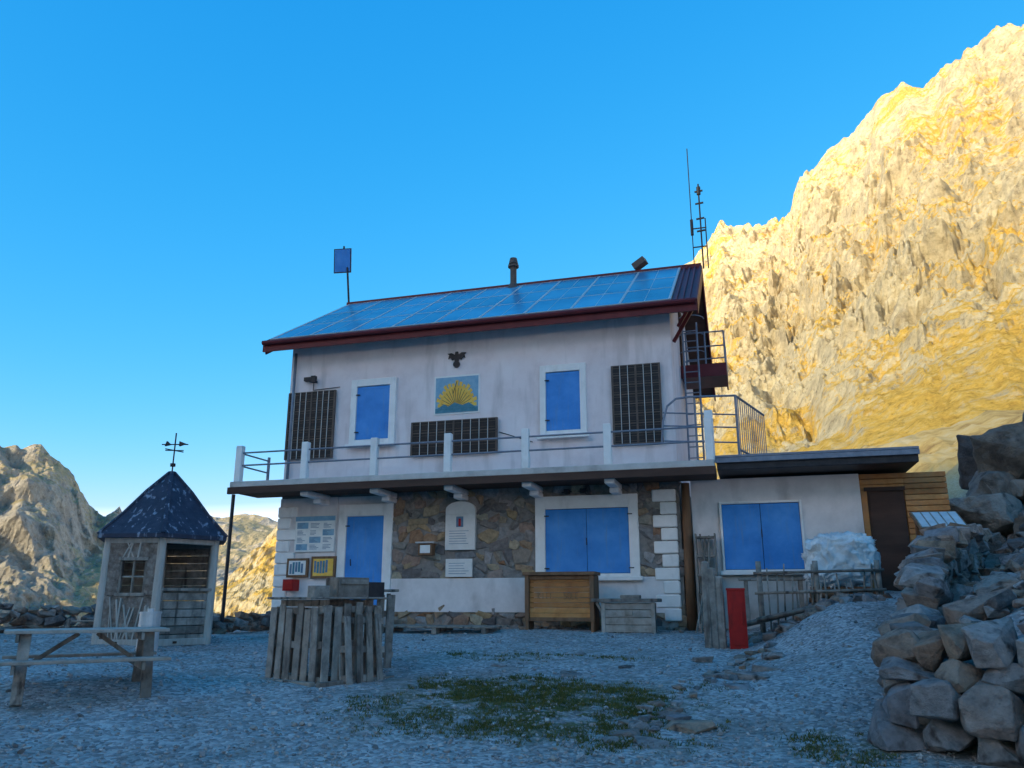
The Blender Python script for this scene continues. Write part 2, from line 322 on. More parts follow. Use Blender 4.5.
c3=[pt(-76,65,.04,1500),pt(-70,71,.07,1500),pt(-66.5,74.7,.085,1500),pt(-63,77.5,.096,1500),pt(-61,79.2,.103,1500),pt(-59,80.7,.093,1500),pt(-57,82.2,.101,1500),pt(-53.6,84.4,.092,1500),pt(-48,88,.09,1500),pt(-40,92,.06,1500)]
f3=[(-850,500,-75),(-820,540,-75),(-790,570,-75),(-760,600,-75),(-740,620,-75),(-720,640,-75),(-700,660,-75),(-670,690,-75),(-620,740,-75),(-560,800,-75)]
mountain('mountain',c3,f3,260,100,50,'mtnfar',1.1,1/150,23,.2,fine=.4)
# ridge behind the viewer: it keeps the hut terrace in its own shadow
SUNA=math.radians(240); EL=22
sd_=Vector((math.cos(SUNA),math.sin(SUNA))); pd=Vector((-sd_.y,sd_.x)); cb=[];fb=[]
for k,h in ((-520,0),(-380,110),(-230,180),(-100,196),(30,194),(120,192),(210,170),(330,60),(430,0)):
    c=sd_*430-pd*k; f=sd_*(130+abs(k)*.2)-pd*k*.9; cb.append((c.x,c.y,h)); fb.append((f.x,f.y,-3))
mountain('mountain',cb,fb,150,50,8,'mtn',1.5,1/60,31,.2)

# ------------------------------------------------------------------ hut
hut=empty('mountain_hut')
XL,XR,YF,YB=-11.72,-1.48,18.5,26.5
b=MB()
rz=lambda y: 8.16+(y-18.0)*.6 if y<22.5 else 8.16+(27-y)*.6
def prism(b,x0,x1,m=0):
    prof=[(YF,4.2),(YB,4.2),(YB,rz(YB)-.12),(22.5,rz(22.5)-.12),(YF,rz(YF)-.12)]
    vs=[(x0,y,z) for y,z in prof]+[(x1,y,z) for y,z in prof]
    b.add(vs,[(0,1,2,3,4),(9,8,7,6,5)]+[(i,i+5,(i+1)%5+5,(i+1)%5) for i in range(5)],m)
prism(b,XL,XR); b.obj('upper_wall','plaster',hut)
b=MB(); b.box(XL,XR,YF,YB,-.5,4.2); b.obj('lower_wall','mortar',hut)
b=MB(); b.box(XL,-10.05,YF-.05,YF-.002,.3,4.05); b.box(-10.05,-8.5,YF-.03,YF-.002,.3,4.05)
b.box(-8.5,-1.6,YF-.07,YF-.002,1.22,2.0); b.obj('lower_plaster','plaster_low',hut,.01)
def facing(b,x0,x1,z0,z1,y,hmin=.16,hmax=.32,holes=()):
    z=z0
    while z<z1-.06:
        h=U(hmin,hmax); x=x0-U(0,.2)
        while x<x1:
            w=U(.16,.56); zc=z+h/2+U(-.06,.06); xc=x+w/2
            if not any(a<xc<c and d<zc<e for a,c,d,e in holes):
                hh=h*U(.85,1.45)
                b.tmpl(random.choice(MIX),TRS((xc,y+.02,zc),(U(-.08,.08),U(-.5,.5),U(-.05,.05)),(w*1.05,.15,hh)))
            x+=w*.93
        z+=h*.9
b=MB(); facing(b,-8.55,-1.75,2.0,4.0,YF+.0,holes=[(-4.8,-2.45,1.9,3.9),(-7.0,-6.35,2.6,3.85)])
facing(b,-8.5,-1.55,.7,1.20,YF-.02,.2,.26); facing(b,-11.6,-10.0,.5,.95,YF-.02,.2,.3)
b.obj('stone_facing','stone',hut)
b=MB()
z=1.05;i=0
while z<3.95:
    w=.53 if i%2 else .36
    b.box(-1.56-w,-1.555,YF-.10,YF+.05,z,z+.27); 
    b.box(XL-.02,XL+w,YF-.11,YF+.05,z-.1,z+.17); z+=.29;i+=1
b.obj('quoins','white',hut,.02)
b=MB(); b.cyl((-1.36,YF-.06,.7),(-1.33,YF-.06,4.05),.105,10,0,.095); b.obj('timber_post','brownwood',hut,smooth=True)
b=MB(); b.cyl((-11.55,YF-.1,4.4),(-11.55,YF-.1,8.0),.04,8); b.obj('downpipe','bluesteel',hut,smooth=True)

fr=MB(); sh=MB(); bk=MB()
def window(x0,x1,z0,z1,fx0,fx1,fz0,fz1,leaves,y=YF,sill=True):
    yf=y-.09
    fr.box(fx0,x0,yf,y+.02,fz0,fz1); fr.box(x1,fx1,yf,y+.02,fz0,fz1)
    fr.box(x0,x1,yf,y+.02,z1,fz1); fr.box(x0,x1,yf,y+.02,fz0,z0)
    if sill: fr.box(fx0-.06,fx1+.06,yf-.09,yf-.002,fz0-.07,fz0+.02)
    bk.box(x0,x1,y-.012,y+.02,z0,z1)
    w=(x1-x0)/leaves
    for i in range(leaves):
        a=x0+i*w+.006; c=x0+(i+1)*w-.006
        sh.box(a,c,y-.05,y-.014,z0+.01,z1-.01,t=.5)
        for (p,q,r,s) in ((a,a+.06,z0+.02,z1-.02),(c-.06,c,z0+.02,z1-.02)): sh.box(p,q,y-.056,y-.0505,r,s,t=.5)
        for zz in (z0+.02,z1-.09): sh.box(a+.0605,c-.0605,y-.0555,y-.0505,zz,zz+.07,t=.5)
window(-9.66,-8.72,5.5,6.93,-9.83,-8.55,5.36,7.12,1)
window(-4.55,-3.70,5.44,6.91,-4.70,-3.55,5.31,7.09,1)
window(-4.60,-2.64,2.08,3.56,-4.84,-2.42,1.99,3.86,2)
window(-9.76,-8.74,1.28,3.54,-9.98,-8.50,1.22,3.84,1,sill=False)
window(-.57,1.06,2.13,3.55,-.62,1.11,2.09,3.60,2,y=YF-.0)
fr.obj('window_surrounds','white',hut,.008); sh.obj('shutters','blue',hut,.006); bk.obj('window_recesses','black',hut)
hw=MB()
for x,z in ((-3.62,2.8),(.245,2.9),(-9.6,2.4)):
    hw.cyl((x,YF-.07,z-.08),(x,YF-.09,z+.08),.012,6)
for x,z0,z1 in ((-4.6,2.2,3.4),(-2.64,2.2,3.4),(-9.66,5.7,6.7),(-4.55,5.7,6.7),(-9.76,1.6,3.3)):
    for z in (z0,z1): hw.box(x-.02,x+.09,YF-.1,YF-.064,z-.012,z+.012)
hw.obj('shutter_hinges','dark',hut)

# roof
x0,x1=-12.25,-.82
def slope_pt(x,y,o=0):
    n=Vector((0,-.5145,.8575)); z=8.16+(y-18.0)*.6; return Vector((x,y,z))+n*o
b=MB()
def slab(b,xa,xb,ya,yb,o0,o1,m=0,t=None,front=True):
    P=[]
    for o in (o0,o1):
        for (x,y) in ((xa,ya),(xb,ya),(xb,yb),(xa,yb)):
            v=slope_pt(x,y,o)
            if not front: v.y=45-v.y
            P.append(v)
    b.add(P,[(0,3,2,1),(4,5,6,7),(0,1,5,4),(1,2,6,5),(2,3,7,6),(3,0,4,7)],m,t)
slab(b,x0,x1,17.95,22.5,-.03,.10); slab(b,x0,x1,17.95,22.5,-.03,.10,front=False)
for k in range(4): 
    xx=-1.30+k*.15; slab(b,xx,xx+.05,17.97,22.48,.1005,.15)
b.box(x0-.02,x1+.02,22.34,22.66,10.86,11.02)
b.obj('roof_covering','darkred',hut)
b=MB(); slab(b,x0+.03,x1-.03,18.05,22.45,-.12,-.031); slab(b,x0+.03,x1-.03,18.05,22.45,-.12,-.031,front=False); 
b.obj('roof_soffit','darkbrown',hut)
b=MB(); b.box(x0-.03,x1+.03,17.90,17.948,7.97,8.27)
for xa in (x0-.04,x1+.002):
    slab(b,xa,xa+.04,17.95,22.5,-.22,.13); slab(b,xa,xa+.04,17.95,22.5,-.22,.13,front=False)
b.cyl((x0,17.84,8.2),(x1,17.84,8.2),.065,8)
b.obj('fascia_boards','darkred',hut)
b=MB(); b2=MB(); nc=9; wv=(12.13-1.42)/nc
for i in range(nc):
    for j in range(3):
        xa=-12.13+i*wv; ya=18.12+j*1.42
        slab(b,xa+.012,xa+wv-.012,ya+.012,ya+1.408,.12,.155,0)
b.obj('solar_roof_panels','solar',hut)
for i in range(nc+1): slab(b2,-12.13+i*wv-.03,-12.13+i*wv+.03,18.10,22.4,.11,.165)
for j in range(4): slab(b2,-12.13,-1.42,18.12+j*1.42-.022,18.12+j*1.42+.022,.109,.160)
for i in range(nc): 
    xa=-12.13+(i+.5)*wv; slab(b2,xa-.007,xa+.007,18.12,22.38,.156,.158)
b2.obj('solar_panel_frames','steel',hut)
b=MB()
b.cyl((-6.5,22.3,10.8),(-6.5,22.3,11.55),.10,14); b.cyl((-6.5,22.3,11.55),(-6.5,22.3,11.62),.17,14); b.cyl((-6.5,22.3,11.66),(-6.5,22.3,11.85),.15,14,0,.11); b.cyl((-6.5,22.3,10.75),(-6.5,22.3,11.0),.26,14,0,.12)
b.obj('chimney_flue','pvframe',hut)
b=MB(); b.beam((-2.75,22.4,11.12),(-2.4,22.3,11.3),.25,.2); b.beam((-2.6,22.4,10.95),(-2.6,22.4,11.2),.05,.05); b.obj('roof_floodlight','pvframe',hut)
b=MB(); b.cyl((-12.2,22.4,10.8),(-12.35,22.4,12.3),.035,8)
b.obj('panel_pole','dark',hut)
b=MB(); T=TRS((-12.52,22.36,12.55),(.12,0,.15),(1,1,1)); b.box(-.30,.30,-.02,.02,-.42,.42,0,T=T); b.box(-.27,.27,-.026,-.0205,-.39,.39,1,T=T); b.cyl((-12.52,22.4,12.9),(-12.52,22.4,13.1),.03,6,0)
b.obj('pole_solar_panel',['dark','blue'],hut)
b=MB()
b.cyl((-1.0,22.5,10.9),(-1.0,22.5,14.9),.016,6); b.cyl((-1.0,22.5,12.0),(-1.0,22.5,12.5),.05,6)
b.cyl((-.74,22.5,10.9),(-.74,22.5,13.65),.026,6); b.cyl((-.6,22.5,10.9),(-.6,22.5,12.5),.02,6)
for z in (12.1,12.5,13.0,13.4): b.beam((-.86,22.5,z),(-.62,22.5,z+.02),.05,.04)
b.beam((-1.0,22.5,11.6),(-.58,22.5,11.6),.03,.03); b.beam((-1.0,22.5,12.2),(-.58,22.5,12.2),.03,.03)
b.cyl((-.74,22.5,13.3),(-.74,22.5,13.55),.06,8)
b.obj('antenna_mast','dark',hut)

# balcony
b=MB(); b.box(-12.42,-.62,17.2,18.49,4.22,4.36); b.obj('balcony_slab','concrete',hut,.01)
b=MB(); b.box(-12.45,-.60,17.16,17.24,4.05,4.215); b.box(-12.42,-.62,17.25,18.45,4.10,4.215); b.obj('balcony_fascia','darkbrown',hut)
PX=[-12.27,-10.40,-8.53,-6.64,-4.76,-2.88,-.70]
b=MB()
for x in PX: b.box(x-.085,x+.085,17.24,17.40,4.365,5.28)
b.obj('balcony_posts','white',hut,.012)
b=MB()
for x in PX[1:-1]:
    b.box(x-.11,x+.11,17.35,18.49,3.96,4.095)
    b.box(x-.11,x+.11,18.0,18.49,3.84,3.958)
b.obj('balcony_corbels','white',hut,.02)
b=MB()
for z in (5.1,4.78): b.cyl((-12.27,17.32,z),(-.7,17.32,z),.022,8)
for z in (5.1,4.78): b.cyl((-12.27,17.32,z),(-12.27,18.6,z),.022,8)
b.cyl((-12.27,18.6,4.3),(-12.27,18.6,5.2),.04,8)
arc=[(-1.75,17.9,4.9),(-1.7,17.9,5.4),(-1.6,17.95,5.75),(-1.4,18,5.92),(-1.1,18.1,5.97),(-.1,18.6,6.05)]
for p,q in zip(arc,arc[1:]): b.cyl(p,q,.025,8)
for z in (5.6,5.3,4.95): b.cyl((-1.7,17.95,z),(-.1,18.6,z),.018,6)
b.cyl((-.1,18.6,4.5),(-.1,18.6,6.05),.03,8); b.cyl((-1.0,18.2,4.4),(-1.0,18.2,5.97),.025,8)
ra,rb_=Vector((-.1,18.6,0)),Vector((.55,20.9,0))
for z in (4.8,6.05): b.cyl(ra+Vector((0,0,z)),rb_+Vector((0,0,z)),.028,8)
for i in range(15):
    p=ra.lerp(rb_,i/14); b.cyl(p+Vector((0,0,4.55)),p+Vector((0,0,6.05)),.013,6)
b.obj('balcony_railing','bluesteel',hut)
b=MB(); b.box(-.78,-.6,17.5,17.7,4.37,5.5); b.obj('terrace_pillar','white',hut,.01)
b=MB(); b.cyl((-12.35,17.3,.6),(-12.35,17.3,4.05),.045,8); b.obj('balcony_prop','dark',hut)

b=MB()
b.box(-1.47,-.28,21.2,22.8,7.35,7.47,1); b.box(-1.47,-.28,21.15,21.2,7.25,7.6,1); b.box(-.32,-.28,21.2,22.8,7.25,7.6,1)
for p in ((-.3,21.2),(-.3,22.8),(-1.3,21.2),(-.8,21.2),(-.3,21.7),(-.3,22.2)): b.cyl((p[0],p[1],7.4),(p[0],p[1],8.5),.025,6)
for z in (7.75,8.1,8.5):
    b.cyl((-1.3,21.2,z),(-.3,21.2,z),.02,6); b.cyl((-.3,21.2,z),(-.3,22.8,z),.02,6)
for x in (-1.35,-.98): b.cyl((x,20.6,4.4),(x,20.9,8.7),.028,6)
for i in range(14): b.cyl((-1.35,20.62+.02*i,4.7+i*.29),(-.98,20.62+.02*i,4.7+i*.29),.016,6)
for z in (8.0,8.5,9.0):
    for k in range(8):
        a0=math.pi*k/8;a1=math.pi*(k+1)/8
        b.cyl((-1.16+.36*math.cos(a0),20.7-.4*math.sin(a0)+.8,z),(-1.16+.36*math.cos(a1),20.7-.4*math.sin(a1)+.8,z),.016,5)
b.beam((-1.45,19.0,7.6),(-.9,19.0,8.5),.08,.08,1); b.beam((-1.45,20.8,8.6),(-.9,20.8,9.5),.08,.08,1); b.beam((-1.45,22.5,9.6),(-.9,22.5,10.6),.08,.08,1)
b.obj('gable_ladder',['bluesteel','darkred'],hut)
b=MB(); b.box(-1.479,-1.43,21.4,22.5,7.5,9.4); b.obj('gable_door','darkbrown',hut)

pa=MB()
def rack(x0,x1,z0,z1,nx,nz,split=None):
    pa.box(x0,x1,YF-.10,YF-.06,z0,z1,0)
    for i in range(nx+1):
        x=x0+(x1-x0)*i/nx; w=.014 if i not in (split or ()) else .045
        pa.box(x-w/2,x+w/2,YF-.115,YF-.05,z0-.01,z1+.01,1 if i in split else 2)
    for j in range(nz+1):
        z=z0+(z1-z0)*j/nz; w=.022
        pa.box(x0,x1,YF-.112,YF-.05,z-w/2,z+w/2,1)
    for j in range(nz*2):
        z=z0+(z1-z0)*(j+.5)/(nz*2); pa.box(x0,x1,YF-.1035,YF-.1005,z-.004,z+.004,1)
rack(-11.66,-10.30,5.08,6.88,8,7,(0,4,8)); rack(-8.05,-5.80,5.0,5.85,10,3,(0,5,10)); rack(-2.90,-1.78,5.03,6.92,6,8,(0,3,6))
pa.obj('wall_solar_panels',['pvcell','pvframe','steel'],hut)
b=MB(); b.box(-10.98,-10.86,YF-.22,YF-.1,7.12,7.3); b.box(-10.94,-10.9,YF-.1,YF,7.15,7.2); b.box(-11.25,-11.05,YF-.12,YF,7.2,7.3); b.box(-3.75,-3.6,YF-.12,YF,3.92,4.02); b.box(-4.1,-4.0,YF-.25,YF,3.9,4.0)
for a,c in (((-11.0,7.2),(-11.0,6.95)),((-11.0,6.95),(-10.2,6.98)),((-5.75,5.5),(-4.9,5.2)),((-4.2,3.95),(-3.7,3.97))): b.cyl((a[0],YF-.02,a[1]),(c[0],YF-.02,c[1]),.010,5)
b.obj('wall_lamps','dark',hut)

# annex
b=MB(); b.box(-1.22,2.32,YF,23.0,.5,4.12); b.obj('annex_wall','plaster_low',hut)
b=MB(); b.box(-1.2,2.32,YF-.05,YF-.002,.9,2.0); b.obj('annex_plinth','concrete',hut,.01)
b=MB()
b.box(-.58,3.36,17.55,23.4,4.18,4.44)
b.obj('annex_roof_slab','dark',hut,.01)
b=MB(); b.box(-.6,3.38,17.5,23.5,4.443,4.49); b.box(-.6,3.38,17.48,17.545,4.33,4.43); b.obj('annex_roof_edge','bluesteel',hut)
b=MB()
z=2.0
b.box(2.33,4.0,18.62,22.5,1.2,4.05,0,t=.1)
while z<4.1: 
    b.box(3.19,4.02,18.56,18.615,z,z+.105); 
    if z>3.75: b.box(2.33,3.19,18.56,18.615,z,z+.105)
    z+=.118
b.box(2.33,2.45,18.54,18.61,1.2,3.78); 
b.obj('annex_cladding','orangewood',hut,.006)
b=MB(); b.box(2.46,3.17,18.55,18.61,1.5,3.76); b.box(2.50,3.13,18.535,18.549,1.6,3.7); b.box(2.40,3.2,18.50,18.534,3.74,3.82); b.obj('annex_door','darkbrown',hut)

# sundial & emblem
s=empty('sundial')
b=MB(); x0s,x1s,z0s,z1s=-7.50,-6.27,6.03,7.04; cx=(x0s+x1s)/2
b.box(x0s,x1s,YF-.02,YF-.001,z0s,z1s,0); b.box(x0s+.04,x1s-.04,YF-.026,YF-.0205,z0s+.04,z1s-.04,1)
b.box(x0s+.04,x1s-.04,YF-.03,YF-.0265,z0s+.04,z0s+.16,3,)
n=15
P=[(cx+.44*math.cos(k*math.pi/16)*1.08,YF-.031,z0s+.17+.44*math.sin(k*math.pi/16)*1.3) for k in range(17)]; b.add(P,[tuple(range(17))],2)
for i in range(n):
    a0=math.pi*(i+.10)/n; a1=math.pi*(i+.80)/n; r0=.10; r1=.52+.03*math.sin(i*2.1); zc=z0s+.17
    P=[(cx+r*math.cos(a)*1.04,YF-.034,zc+r*math.sin(a)*1.3) for r,a in ((r0,a0),(r1,a0),(r1,a1),(r0,a1))]
    b.add(P,[(0,1,2,3)],2)
    a=math.pi*(i+.95)/n; b.beam((cx+.12*math.cos(a),YF-.036,zc+.12*math.sin(a)),(cx+.42*math.cos(a),YF-.036,zc+.5*math.sin(a)),.012,.003,5,up=(0,1,0))
b.add([(cx-.5,YF-.039,z0s+.16),(cx-.34,YF-.039,z0s+.27),(cx-.22,YF-.039,z0s+.2),(cx-.05,YF-.039,z0s+.30),(cx+.15,YF-.039,z0s+.22),(cx+.33,YF-.039,z0s+.28),(cx+.5,YF-.039,z0s+.16)],[(0,1,2,3,4,5,6)],3)
b.cyl((cx,YF-.02,z1s-.15),(cx,YF-.3,z0s+.45),.008,5,4)
b.obj('painted_dial',['white','skyblue','yellow','green','dark','brownwood'],s)
def poly(b,pts,y0,y1,m=0):
    n=len(pts); vs=[(x,y0,z) for x,z in pts]+[(x,y1,z) for x,z in pts]
    b.add(vs,[tuple(range(n)),tuple(range(2*n-1,n-1,-1))]+[(i,i+n,(i+1)%n+n,(i+1)%n) for i in range(n)],m)
b=MB()
cx,cz=-6.9,7.47
W_=[(-.05,-.14),(.05,-.14),(.07,.0),(.15,-.02),(.20,.05),(.27,.02),(.24,.12),(.30,.16),(.16,.17),(.06,.12),(.04,.20),(-.04,.2),(-.06,.12),(-.16,.17),(-.30,.16),(-.24,.12),(-.27,.02),(-.20,.05),(-.15,-.02),(-.07,0)]
poly(b,[(cx+x*.85,cz+z) for x,z in W_],YF-.05,YF-.01)
b.cyl((cx,YF-.06,cz-.14),(cx,YF-.01,cz-.14),.09,12); b.obj('eagle_emblem','dark')

# notice boards
nbd=empty('notice_board')
b=MB(); b.box(-11.2,-10.07,YF-.10,YF-.06,2.68,3.57,0)
b.box(-11.2,-10.07,YF-.106,YF-.1005,3.45,3.57,1)
for i in range(3):
    for j in range(4):
        x=-11.15+i*.37; z=2.72+j*.18; b.box(x,x+.32,YF-.104,YF-.1005,z,z+.155,0 if (i*2+j)%3 else 1)
        for k in range(4): b.box(x+.02,x+.02+U(.1,.28),YF-.107,YF-.1045,z+.02+k*.033,z+.033+k*.033,2)
b.obj('poster',['paper','skyblue','ink'],nbd)
b=MB(); 
for (a,c,d,e) in ((-11.35,-10.75,2.05,2.52),(-10.66,-9.98,2.02,2.56)):
    b.box(a,c,YF-.14,YF-.08,d,e,0); b.box(a+.06,c-.06,YF-.144,YF-.1405,d+.06,e-.06,1 if a<-11 else 4); 
    for k in range(5): b.box(a+.09+k*.08,a+.15+k*.08,YF-.148,YF-.1445,d+U(.08,.15),e-U(.08,.15),2+k%2)
b.obj('framed_boards',['brownwood','paper','ink','green','yellow'],nbd)
b=MB(); b.box(-11.3,-11.0,YF-.36,YF-.06,1.72,2.0); b.box(-11.28,-11.02,YF-.38,YF-.361,1.75,1.97); b.obj('fire_hose_box','red',None,.01)
# plaques
b=MB(); b.box(-7.08,-6.32,YF-.12,YF-.02,2.66,3.50); 
prof=[(-7.08,3.505),(-6.32,3.505),(-6.32,3.62)]+[(-6.7+.38*math.cos(math.pi*k/10),3.62+.2*math.sin(math.pi*k/10)) for k in range(1,10)]+[(-7.08,3.62)]
poly(b,prof,YF-.12,YF-.02)
b.box(-6.80,-6.62,YF-.13,YF-.1205,3.2,3.45,2); b.box(-6.74,-6.68,YF-.135,YF-.1305,3.22,3.4,1)
for k in range(6): b.box(-6.98,-6.98+U(.4,.55),YF-.124,YF-.1205,2.8+k*.06,2.812+k*.06,2)
b.box(-7.05,-6.38,YF-.13,YF-.071,2.03,2.45)
for k in range(5): b.box(-6.97,-6.97+U(.35,.52),YF-.134,YF-.1305,2.1+k*.06,2.112+k*.06,2)
b.obj('memorial_plaque',['marble','red','ink'],None,.006)
b=MB(); b.box(-7.72,-7.36,YF-.25,YF-.05,2.54,2.82,0); b.box(-7.67,-7.41,YF-.256,YF-.2505,2.59,2.78,1); b.box(-7.78,-7.30,YF-.3,YF-.05,2.822,2.86,2); b.obj('wall_box',['brownwood','paper','steel'],None,.005)

# ------------------------------------------------------------------ furniture near the facade
c=empty('wooden_counter')
b=MB(); gz=.8
xa,xb,ya,yb=-4.80,-3.28,17.35,17.95
b.box(xa-.04,xb+.04,ya-.06,yb+.02,2.02,2.09,1)
for x in (xa,xb-.09):
    b.box(x,x+.09,ya-.02,ya+.05,gz+.25,2.018,1)
for i in range(8):
    z=gz+.32+i*.108; b.box(xa+.0905,xb-.0905,ya+.052,ya+.08,z+.003,z+.105)
for z in (1.06,1.93): b.box(xa+.0905,xb-.0905,ya+.01,ya+.05,z,z+.08,1)
b.box(xa,xa+.04,ya+.0805,yb,gz,2.015,1); b.box(xb-.04,xb,ya+.0805,yb,gz,2.015,1)
for x in (xa+.0,xb-.09): b.box(x+.01,x+.08,ya,ya+.07,gz-.1,gz+.249,1)
b.obj('planked_front',['orangewood','brownwood'],c,.005)
b=MB()
def stroke(p,q): b.beam((p[0],ya+.05,p[1]),(q[0],ya+.05,q[1]),.012,.006,0,up=(0,1,0))
LET={'T':[((0,1),(1,1)),((.5,1),(.5,0))],'O':[((0,0),(1,0)),((1,0),(1,1)),((1,1),(0,1)),((0,1),(0,0))],'I':[((.5,0),(.5,1))],'R':[((0,0),(0,1)),((0,1),(1,.8)),((1,.8),(0,.5)),((0,.5),(1,0))],'S':[((0,0),(1,.1)),((1,.1),(1,.5)),((1,.5),(0,.5)),((0,.5),(0,1)),((0,1),(1,1))],'E':[((0,0),(0,1)),((0,0),(1,0)),((0,.5),(.8,.5)),((0,1),(1,1))],'L':[((0,1),(0,0)),((0,0),(1,0))]}
for wrd,xx in (('RITI',xa+.28),('SOLE',xa+.86)):
    for k,chh in enumerate(wrd):
        for p,q in LET[chh]: stroke((xx+k*.085+p[0]*.05,1.52+p[1]*.13),(xx+k*.085+q[0]*.05,1.52+q[1]*.13))
b.obj('carved_letters','brownwood',c)
ch=empty('wooden_chest'); b=MB(); gz=.82
b.box(-3.28,-1.9,17.05,17.75,1.46,1.53); b.box(-3.05,-2.02,17.15,17.7,gz,1.44)
b.obj('table_top','greywood',ch,.008)
b=MB()
for j in range(4): b.box(-3.03,-2.04,17.12,17.148,gz+.04+j*.15,gz+.18+j*.15)
for x in (-3.09,-2.06): b.box(x,x+.08,17.10,17.149,gz,1.455)
b.box(-2.6,-2.44,17.1,17.119,1.2,1.3); b.beam((-3.2,17.2,1.45),(-3.0,17.2,1.1),.06,.05)
b.obj('chest_front','tablewood',ch,.005)
b=MB(); b.box(-2.7,-2.3,17.2,17.5,1.532,1.6); b.obj('tray','greywood',ch,.01)

b=MB()
for k in range(3):
    x=-.83+k*.12; b.beam((x,15.0+.02*k,.5),(x+U(-.02,.02),15.02,2.14-.12*k+U(-.05,.05)),.13,.2,0)
b.obj('wooden_post','greywood',None,.02)
b=MB(); b.box(-.47,-.17,14.85,15.15,.55,1.66); b.box(-.48,-.16,14.84,15.16,1.6605,1.70); b.box(-.44,-.20,14.842,14.848,.75,1.55); b.beam((-.24,14.82,1.1),(-.24,14.82,1.3),.03,.03)
b.obj('red_cabinet','red',None,.012)
b=MB(); random.seed(21)
for i in range(17):
    x=.12+i*.125; h=U(1.75,2.15); g=G(x,16.0); b.cyl((x,16.0+U(-.05,.05),g-.1),(x+U(-.08,.08),16.0+U(-.05,.05),h),U(.018,.035),6,0,.015)
for z0,z1 in ((1.62,1.68),(1.98,2.02)): b.cyl((0,15.97,z0),(2.25,15.95,z1),.03,6)
for x in (0.1,1.1,2.15): b.cyl((x,16.03,G(x,16)-.1),(x,16.03,2.2),.05,8)
b.cyl((-.3,15.6,1.05),(.9,15.7,1.35),.05,7); b.cyl((0.0,15.5,1.15),(1.6,15.75,1.5),.045,7)
b.obj('rustic_fence','greywood',None,smooth=True)
def blob(name,cx,cy,cz,sx,sy,sz,mt,seed):
    bm=bmesh.new(); bmesh.ops.create_icosphere(bm,subdivisions=6,radius=1)
    for v in bm.verts:
        c=v.co; p=Vector([math.copysign(abs(q)**.6,q) for q in c])
        q=Vector((p.x,p.y,p.z*.45))+noise.noise_vector(p*1.3)*.45
        d=noise.fractal(p*1.6+Vector((seed,0,0)),.8,2,4)*.13+(1-abs(noise.noise(q*2.6+Vector((seed,2,0)))*2))**5*.13+(1-abs(noise.noise(q*5+Vector((2,seed,0)))*2))**5*.06
        p=p*(1+d); p.z+=.10*p.x
        if p.z<-.2: p.x*=1+.12*(-p.z-.2); p.y*=1+.12*(-p.z-.2)
        v.co=Vector((cx+p.x*sx,cy+p.y*sy,cz+p.z*sz))
    me=bpy.data.meshes.new(name); bm.to_mesh(me); bm.free(); me.materials.append(M[mt]); me.polygons.foreach_set('use_smooth',[True]*len(me.polygons))
    o=bpy.data.objects.new(name,me); COL.objects.link(o); return o
tp=empty('tarp_covered_pile'); o=blob('tarp',1.65,17.1,2.26,.60,.40,.46,'tarp',4); o.parent=tp
b=MB()
for i in range(12): b.cyl((1.0+U(0,.2),16.8+U(0,.5),1.5+.05*(i%5)),(2.3+U(-.2,.1),16.9+U(0,.4),1.5+.05*(i%5)),.05,7)
b.obj('logs','brownwood',tp)
b=MB(); 
for i in range(3): b.box(-.3,1.0,17.3+i*.13,17.42+i*.13,1.88,1.92)
for x in (-.2,.85): b.box(x,x+.08,17.33,17.65,1.0,1.878)
b.obj('wooden_bench','greywood',None,.006)
b=MB()
for i in range(7):
    b.cyl((-1.15+U(-.1,.35),17.6+U(0,.3),G(-1,17.7)),(-1.1+U(-.1,.35),18.2,U(1.6,2.9)),.02,6)
for z in (1.6,2.0,2.4,2.8): b.box(-1.15,-.75,18.1,18.4,z,z+.04)
b.box(-1.17,-1.14,18.1,18.4,1.0,2.9); b.box(-.76,-.73,18.1,18.4,1.0,2.9)
b.obj('tool_rack','greywood')
b=MB(); T=TRS((3.45,17.0,2.95),(.55,0,.1),(1,1,1)); b.box(-.42,.42,-.35,.35,-.03,.03,0,T=T); b.box(-.40,.40,-.33,.33,.0305,.036,1,T=T)
for k in range(5): b.box(-.38+k*.16,-.25+k*.16,-.3,.3,.0365,.04,2,T=T)
for x in (3.1,3.8):
    for y in (16.8,17.2): b.beam((x,y,1.6),(x,y,2.85+(y-17)*.5),.06,.06,0)
b.obj('tilted_display_board',['brownwood','greywood','steel'],None,.005)

b=MB(); random.seed(5)
for i in range(7):
    y=16.45+i*.15; g=.93; b.box(-8.0+U(-.1,.1),-5.3+U(-.1,.1),y,y+.12,g,g+.035)
for x in (-7.8,-6.6,-5.5): b.box(x,x+.1,16.45,17.5,g-.12,g-.002)
b.obj('wooden_boardwalk','greywood',None,.006)
b=MB(); b.box(-9.95,-8.5,17.7,18.42,.5,1.2); b.box(-9.95,-8.5,17.4,17.698,.5,1.0); b.obj('door_step','concrete',None,.02)

